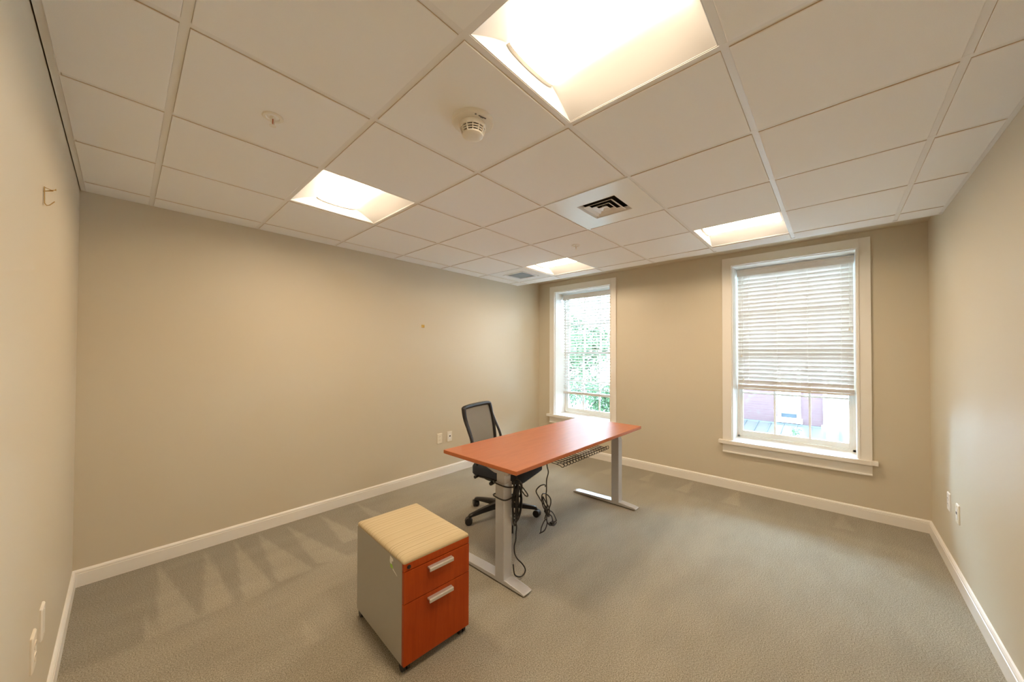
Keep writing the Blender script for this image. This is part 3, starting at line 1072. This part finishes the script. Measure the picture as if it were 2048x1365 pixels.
# ================================================================== DESK
def desk():
    cx, cy = 2.687, -1.771
    root = empty('standing_desk', (cx, cy, 0))
    tag(root, 'cherry wood height-adjustable desk on two silver T-shaped legs', 'desk')
    hx, hy = 0.915, 0.354
    zt = 0.772
    m = MB()
    rr = lambda a, z: [(x, y, z) for x, y in rrect(hx-a, hy-a, 0.006, 3)]
    m.loft([rr(0.006, zt-0.028), rr(0.0, zt-0.023), rr(0.0, zt-0.0015), rr(0.0015, zt)])
    top = m.build('desktop', ['desk_laminate', 'desk_edge'], root)
    for p in top.data.polygons:
        if abs(p.normal.z) < 0.9:
            p.material_index = 1
    zu = zt-0.028
    for s, xl in ((-1, 1.872-cx), (1, 3.480-cx)):
        yc = -1.928-cy
        # lifting column: outer tube and inner tube
        MB().prism([(x+xl, y+yc) for x, y in rrect(0.039, 0.039, 0.006, 3)], 2, 0.03, 0.640).build('column', 'silver_paint', root)
        MB().prism([(x+xl, y+yc) for x, y in rrect(0.033, 0.033, 0.005, 3)], 2, 0.60, 0.712).build('inner_column', 'silver_paint', root)
        # foot: long tapered bar
        y0, y1 = -2.132-cy, -1.452-cy
        prof = [(y0, 0.008), (y0-0.004, 0.018), (y0+0.03, 0.026), (yc-0.06, 0.036), (yc+0.06, 0.036), (y1-0.03, 0.026), (y1+0.004, 0.018), (y1, 0.008)]
        ft = MB().prism(prof, 0, xl-0.038, xl+0.038).build('foot', 'silver_paint', root, bevel=0.003)
        for y in (y0+0.04, y1-0.04):
            MB().lathe([(0.014, 0), (0.016, 0.002), (0.016, 0.012)], 14, (xl, y, 0)).build('glide', 'black_plastic', ft)
        # top bracket: thin at the ends, deep at the column
        ya, yb = -2.09-cy, -1.475-cy
        MB().prism([(ya, zu), (ya, zu-0.010), (yc-0.085, zu-0.022), (yc-0.055, zu-0.050), (yc+0.055, zu-0.050), (yc+0.16, zu-0.022), (yb, zu-0.012), (yb, zu)], 0, xl-0.032, xl+0.032).build('top_bracket', 'silver_paint', root, bevel=0.002)
    # rails between the legs
    for y in (-1.80-cy, -1.62-cy):
        MB().box(1.90-cx, 3.45-cx, y-0.02, y+0.02, zu-0.030, zu-0.002).build('cross_rail', 'silver_paint', root)
    # wire cable tray
    tr = MB()
    x0, x1 = 2.30-cx, 2.96-cx
    yf, yk = -2.095-cy, -1.96-cy
    for y, z in ((yf, zu-0.052), (yf+0.05, zu-0.062), (yk, zu-0.055), (yk, zu-0.012)):
        tr.tube([(x0, y, z), (x1, y, z)], 0.0028, 6)
    tray = tr.build('cable_tray', 'wire_black', root)
    w0 = None
    nW = 18
    for k in range(nW):
        x = x0+(x1-x0)*k/(nW-1)
        if w0 is None:
            pts = [(0, yk, zu-0.001), (0, yk, zu-0.05), (0, yk-0.012, zu-0.060), (0, yf+0.03, zu-0.066), (0, yf+0.008, zu-0.076), (0, yf-0.010, zu-0.070), (0, yf-0.014, zu-0.054), (0, yf-0.006, zu-0.044)]
            w0 = MB().tube(spline(pts, 3), 0.0026, 6).build('tray_wire', 'wire_black', tray)
            w0.location = (x, 0, 0)
        else:
            share(w0, 'tray_wire', (x, 0, 0), tray)
desk()

# ================================================================== PEDESTAL
def pedestal():
    root = empty('mobile_pedestal', (1.267, -1.813, 0), R(-3))
    tag(root, 'grey mobile file pedestal with cherry drawers and striped cushion top', 'cabinet')
    hx, hd = 0.185, 0.270
    zb, zt = 0.042, 0.506
    ft = 0.019
    # body: steel shell behind the fronts
    m = MB().box(-hx, hx, -hd+ft+0.002, hd, zb, zt-0.002)
    m.build('body', 'cabinet_grey', root, bevel=0.002)
    yF = -hd
    MB().box(-hx, hx, yF+0.002, yF+ft, 0.4735, zt).build('top_rail', 'drawer_laminate', root, bevel=0.0012)
    def drawer(z0, z1, hz):
        d = MB().box(-hx, hx, yF, yF+ft, z0, z1).build('drawer_front', 'drawer_laminate', root, bevel=0.0015)
        hp = [(yF, hz+0.008), (yF-0.020, hz+0.008), (yF-0.024, hz+0.004), (yF-0.024, hz-0.010), (yF-0.018, hz-0.010), (yF-0.016, hz+0.0), (yF, hz+0.0)]
        MB().prism(hp, 0, -0.064, 0.072).build('handle', 'silver_handle', d, bevel=0.001)
    drawer(0.3275, 0.4705, 0.445)
    drawer(0.046, 0.3245, 0.298)
    MB().lathe([(0.0, -0.003), (0.008, -0.003), (0.0095, 0.0), (0.0095, 0.004)], 18, (-0.160, yF+0.001, 0.490), axis='y').build('lock', 'black_plastic', root, smooth=True)
    # upholstered top with pillowed edges
    prof = [(0.002, zt-0.002), (0.0, zt+0.003), (0.0, zt+0.008), (0.003, zt+0.014), (0.010, zt+0.0195), (0.024, zt+0.0235), (0.06, zt+0.0265), (0.10, zt+0.0275)]
    rings = []
    for a, z in prof:
        q = rrect(hx+0.001-a, hd-0.002-a, max(0.004, 0.010-a*0.05), 4)
        rings.append([(x, y, z) for x, y in q])
    MB().loft(rings).build('cushion', 'cushion_fabric', root, smooth=True)
    # casters
    for sx, sy in ((-1, -1), (1, -1), (-1, 1), (1, 1)):
        cx, cyy = sx*(hx-0.026), sy*(hd-0.032)
        c = MB().lathe([(0.022, 0.036), (0.022, 0.044)], 14, (cx, cyy, 0)).build('caster', 'black_plastic', root)
        for k in (-1, 1):
            MB().lathe([(0.012, -0.007), (0.020, -0.007), (0.0205, 0), (0.020, 0.007), (0.012, 0.007)], 16, (cx+k*0.011, cyy+0.006, 0.0205), axis='x').build('wheel', 'black_plastic', c, smooth=True)
    MB().lathe([(0.014, 0.024), (0.016, 0.034), (0.016, 0.044)], 14, (0.03, -hd+0.05, 0)).build('counterweight_wheel', 'black_plastic', root)
    # torn sticker on the side
    xs_ = -hx-0.0006
    st = MB()
    st.add([(xs_, -hd+0.1070, 0.492), (xs_, -hd+0.1370, 0.497), (xs_, -hd+0.1410, 0.470), (xs_, -hd+0.1290, 0.452), (xs_, -hd+0.1170, 0.455), (xs_, -hd+0.1210, 0.475), (xs_, -hd+0.1050, 0.482)], [(0, 1, 2, 3, 4, 5, 6)])
    st.add([(xs_, -hd+0.1230, 0.455), (xs_, -hd+0.1090, 0.440), (xs_, -hd+0.0670, 0.428), (xs_, -hd+0.0650, 0.431), (xs_, -hd+0.1010, 0.446), (xs_, -hd+0.1150, 0.460)], [(0, 1, 2, 3, 4, 5)])
    s_ = st.build('torn_sticker', 'sticker_white', root, fix=False)
    MB().add([(xs_-0.0002, -hd+0.1370, 0.462), (xs_-0.0002, -hd+0.1150, 0.463), (xs_-0.0002, -hd+0.1050, 0.446), (xs_-0.0002, -hd+0.1330, 0.444)], [(0, 1, 2, 3)]).build('green_print', 'sticker_green', s_, fix=False)
pedestal()

# ================================================================== CHAIR
def chair():
    root = empty('office_chair', (2.53, -1.27, 0), R(14))
    tag(root, 'black office chair with grey mesh back on a five-star caster base', 'chair')
    # star base
    hub = MB().lathe([(0.030, 0.085), (0.042, 0.088), (0.042, 0.118), (0.034, 0.128), (0.030, 0.13)], 20).build('base_hub', 'black_plastic', root, smooth=True)
    for k in range(5):
        a = R(94-14+72*k)
        ca, sa = math.cos(a), math.sin(a)
        rings = []
        for (d, z, hwid, hh) in ((0.025, 0.108, 0.030, 0.026), (0.10, 0.106, 0.027, 0.022), (0.20, 0.095, 0.022, 0.018), (0.29, 0.082, 0.018, 0.014), (0.318, 0.077, 0.017, 0.012), (0.328, 0.069, 0.013, 0.007)):
            q = []
            for (sx, sz) in ((-1, -1), (-1, 0.5), (-0.6, 1), (0.6, 1), (1, 0.5), (1, -1)):
                q.append((d*ca-sx*hwid*sa, d*sa+sx*hwid*ca, z+sz*hh))
            rings.append(q)
        MB().loft(rings).build('base_arm', 'black_plastic', root, smooth=True)
        cxx, cyy = 0.312*ca, 0.312*sa
        sw = a+random.uniform(-0.9, 0.9)
        dx, dy = math.cos(sw), math.sin(sw)
        ox, oy = cxx+dx*0.014, cyy+dy*0.014
        c = MB().lathe([(0.007, 0.040), (0.007, 0.075)], 10, (cxx, cyy, 0)).build('caster', 'black_plastic', root)
        hood = MB()
        for t in (-1, 1):
            wheel = MB().lathe([(0.010, -0.011), (0.030, -0.011), (0.032, -0.005), (0.032, 0.005), (0.030, 0.011), (0.010, 0.011)], 18, axis='x').build('wheel', 'black_plastic', c, smooth=True)
            wheel.location = (ox-dy*0.016*t, oy+dx*0.016*t, 0.0322)
            wheel.rotation_euler = (0, 0, sw+math.pi/2)
        pr = []
        for q in range(9):
            b = math.pi*q/8
            pr.append((0.034*math.cos(b), 0.036+0.026*math.sin(b)))
        hm = MB().prism([(x, z) for x, z in pr], 1, -0.007, 0.007).build('hood', 'black_plastic', c)
        hm.location = (ox, oy, 0)
        hm.rotation_euler = (0, 0, sw)
    MB().lathe([(0.026, 0.12), (0.026, 0.30), (0.018, 0.302), (0.018, 0.37)], 18, caps=True).build('gas_cylinder', 'black_plastic', root, smooth=True)
    # tilt mechanism
    MB().loft([[(x, y+0.02, 0.315) for x, y in rrect(0.06, 0.09, 0.02, 3)], [(x, y+0.02, 0.33) for x, y in rrect(0.075, 0.12, 0.02, 3)], [(x, y+0.01, 0.395) for x, y in rrect(0.11, 0.16, 0.02, 3)]]).build('tilt_mechanism', 'black_plastic', root, smooth=True)
    MB().lathe([(0.014, -0.06), (0.017, -0.05), (0.017, 0.0), (0.010, 0.004), (0.010, 0.05)], 14, (-0.16, -0.02, 0.36), axis='x').build('tension_knob', 'black_plastic', root, smooth=True)
    m = MB().tube([(-0.08, 0.09, 0.40), (-0.20, 0.10, 0.405), (-0.255, 0.10, 0.415)], 0.006, 8)
    m.lathe([(0.008, -0.02), (0.014, -0.015), (0.014, 0.018), (0.008, 0.022)], 10, (-0.262, 0.10, 0.415), axis='x')
    m.build('height_lever', 'black_plastic', root, smooth=True)
    # seat: shell and cushion with a waterfall front
    def slab(prof, n):
        rings = []
        for (z, e, dz) in prof:
            ring = []
            for x, y in rrect(0.250-e, 0.262-e, 0.085, 7):
                zz = z+dz*(-(max(0, -y-0.13))**2*1.2)
                ring.append((x*(1.0-0.10*max(0, y)/0.235), y-0.062, zz))
            rings.append(ring)
        return MB().loft(rings)
    slab([(0.388, 0.05, 0), (0.394, 0.02, 0), (0.408, 0.006, 0), (0.412, 0.01, 0)], 0).build('seat_shell', 'black_plastic', root, smooth=True)
    slab([(0.406, 0.012, 0), (0.418, 0.0, 0.2), (0.472, 0.0, 1.0), (0.492, 0.010, 1.4), (0.504, 0.035, 1.6), (0.508, 0.09, 1.2)], 0).build('seat', 'seat_fabric', root, smooth=True)
    # back frame: closed loop, leaning; (x, y, z)
    side = [(0.217, 0.262, 0.960), (0.222, 0.248, 0.900), (0.218, 0.232, 0.845), (0.204, 0.205, 0.760), (0.192, 0.186, 0.670), (0.186, 0.185, 0.590), (0.165, 0.20, 0.540)]
    loop = [(-0.19, 0.270, 0.983), (0, 0.277, 0.988), (0.19, 0.270, 0.983)] + side + [(0.06, 0.215, 0.525), (-0.06, 0.215, 0.525)] + [(-x, y, z) for x, y, z in side[::-1]]
    lp = spline(loop, 4, True)
    rads = [0.0170+0.006*max(0, (p.z-0.8)/0.2) for p in lp]
    MB().tube(lp, rads, 8, True, flat=0.9).build('back_frame', 'black_plastic', root, smooth=True)
    # mesh panel stretched in the frame
    rows = 18
    rg = []
    for k in range(rows+1):
        z = 0.535+(0.978-0.535)*k/rows
        ss = [(0.160, 0.20, 0.535)]+side[::-1][1:]+[(0.19, 0.270, 0.980)]
        for a, b in zip(ss[:-1], ss[1:]):
            if a[2] <= z <= b[2]+1e-6:
                t = (z-a[2])/(b[2]-a[2])
                X_, Y_ = a[0]+(b[0]-a[0])*t, a[1]+(b[1]-a[1])*t
        rg.append([(X_*q/6, Y_+0.018*(1-(q/6)**2), z) for q in range(-6, 7)])
    MB().loft(rg, closed=False).build('back_mesh', 'back_mesh', root, smooth=True, fix=False)
    # side struts running from the frame down and forward to the seat
    for s in (-1, 1):
        MB().tube(spline([(s*0.224, 0.240, 0.885), (s*0.232, 0.205, 0.800), (s*0.236, 0.150, 0.680), (s*0.225, 0.125, 0.560), (s*0.19, 0.12, 0.455), (s*0.12, 0.10, 0.415)], 5), 0.0115, 8, flat=1.3).build('back_strut', 'black_plastic', root, smooth=True)
    MB().loft([[(x, 0.225, z) for x, z in ((-0.035, 0.53), (0.035, 0.53), (0.035, 0.545), (-0.035, 0.545))],
               [(x, 0.235, z) for x, z in ((-0.04, 0.45), (0.04, 0.45), (0.04, 0.46), (-0.04, 0.46))],
               [(x, 0.17, z) for x, z in ((-0.05, 0.385), (0.05, 0.385), (0.05, 0.41), (-0.05, 0.41))],
               [(x, 0.05, z) for x, z in ((-0.06, 0.375), (0.06, 0.375), (0.06, 0.41), (-0.06, 0.41))]]).build('back_spine', 'black_plastic', root, smooth=True)
chair()

# ================================================================== CORDS
rnd = random.Random(11)
def jit(pts, a=0.006):
    return [(p[0], p[1]+rnd.uniform(-a, a), p[2]) for p in pts]
def column_cord():
    root = empty('coiled_power_cord', (1.93, -1.98, 0))
    tag(root, 'black power cord coiled and tied around the near desk leg', 'cord')
    o = Vector((1.93, -1.98, 0))
    def tb(pts, n, rad=0.0044, k=6, closed=False):
        P = [Vector(p)-o for p in pts]
        MB().tube(spline(P, k, closed), rad, 7, closed).build(n, 'cable', root, smooth=True)
    # two wraps round the column
    x0, x1, y0, y1 = 1.827, 1.917, -1.973, -1.883
    for z, s in ((0.632, 0.02), (0.545, 0.0)):
        tb([(x0, y0, z), (x0-0.004, y1, z+0.01), ((x0+x1)/2, y1+0.006, z+0.008), (x1+0.004, y1, z), (x1+0.012, y0, z-s), ((x0+x1)/2+0.02, y0-0.010, z-s)], 'wrap', 0.0045, 6, True)
    # hanging coil loops beside the column
    y = -1.985
    loops = [((1.935, 0.615), (1.905, 0.500), (1.915, 0.395), (1.950, 0.440), (1.962, 0.530)),
             ((1.945, 0.605), (1.918, 0.520), (1.925, 0.420), (1.956, 0.460), (1.960, 0.560)),
             ((1.950, 0.630), (1.922, 0.560), (1.930, 0.470), (1.965, 0.490), (1.975, 0.590)),
             ((1.925, 0.600), (1.900, 0.470), (1.922, 0.355), (1.948, 0.420), (1.950, 0.520)),
             ((1.940, 0.620), (1.930, 0.540), (1.938, 0.440), (1.952, 0.450), (1.956, 0.560)),
             ((1.930, 0.610), (1.912, 0.540), (1.916, 0.450), (1.938, 0.430), (1.945, 0.540)),
             ((1.955, 0.600), (1.926, 0.500), (1.934, 0.405), (1.962, 0.430), (1.968, 0.540))]
    for q, lp in enumerate(loops):
        tb([(x, y+0.007*(q-3)+rnd.uniform(-0.004, 0.004), z) for x, z in lp], 'coil', 0.0044, 6, True)
    tb(jit([(1.905, y, 0.600), (1.915, y, 0.638), (1.945, y, 0.645), (1.985, y, 0.615), (1.990, y, 0.575), (1.960, y, 0.530)]), 'coil')
    tb([(2.060, -1.85, 0.740), (2.055, -1.87, 0.640), (2.060, -1.90, 0.575), (2.085, -1.92, 0.530), (2.120, -1.92, 0.490), (2.125, -1.92, 0.470), (2.085, -1.93, 0.490), (2.04, -1.94, 0.535), (1.98, -1.97, 0.58), (1.955, y, 0.56)], 'lead')
    tb([(1.915, y, 0.40), (1.935, y, 0.35), (1.930, y, 0.31), (1.915, y-0.01, 0.270), (1.902, y-0.01, 0.235), (1.908, y-0.01, 0.185), (1.935, y-0.01, 0.140), (1.975, y-0.015, 0.095), (2.0, y-0.02, 0.050), (1.985, y-0.02, 0.024), (1.950, y-0.015, 0.022), (1.918, y, 0.045), (1.925, y+0.02, 0.10)], 'tail')
column_cord()
def hanging_cord():
    root = empty('hanging_power_cord', (2.38, -1.90, 0))
    tag(root, 'black power cord hanging in a tied bundle from under the desk', 'cord')
    o = Vector((2.38, -1.90, 0))
    def tb(pts, n, rad=0.0044, k=6, closed=False):
        P = [Vector((p[0], -1.90+rnd.uniform(-0.012, 0.012), p[1]))-o for p in pts]
        MB().tube(spline(P, k, closed), rad, 7, closed).build(n, 'cable', root, smooth=True)
    tb([(2.366, 0.745), (2.370, 0.63), (2.380, 0.573), (2.381, 0.511), (2.368, 0.444), (2.377, 0.388), (2.377, 0.300), (2.365, 0.22)], 'lead')
    tb([(2.368, 0.464), (2.332, 0.493), (2.282, 0.495), (2.258, 0.460), (2.282, 0.408), (2.333, 0.355), (2.371, 0.305), (2.380, 0.25)], 'coil')
    tb([(2.320, 0.416), (2.371, 0.408), (2.410, 0.370), (2.410, 0.323), (2.371, 0.281), (2.340, 0.330)], 'coil', closed=True)
    tb([(2.330, 0.400), (2.360, 0.345), (2.400, 0.290), (2.385, 0.24), (2.35, 0.30)], 'coil', closed=True)
    tb([(2.397, 0.281), (2.437, 0.252), (2.491, 0.187), (2.498, 0.153), (2.451, 0.145), (2.397, 0.180), (2.365, 0.214)], 'coil')
    tb([(2.390, 0.250), (2.425, 0.225), (2.445, 0.170), (2.410, 0.160), (2.370, 0.205)], 'coil', closed=True)
    tb([(2.371, 0.212), (2.321, 0.175), (2.296, 0.150), (2.302, 0.136), (2.340, 0.150), (2.378, 0.190)], 'coil', closed=True)
    MB().tube([(-0.03, -0.005, 0.29), (0.0, 0.002, 0.255), (0.02, 0.0, 0.235)], 0.011, 8).build('tie_wrap', 'cable', root, smooth=True)
    m = MB().box(0.045, 0.085, -0.012, 0.012, 0.150, 0.176)
    m.tube([(0.085, 0, 0.163), (0.105, 0, 0.163)], 0.006, 6)
    m.build('plug', 'cable', root, bevel=0.004)
    MB().box(0.105, 0.12, -0.006, -0.004, 0.158, 0.166).box(0.105, 0.12, 0.004, 0.006, 0.158, 0.166).build('prong', 'chrome', root)
hanging_cord()
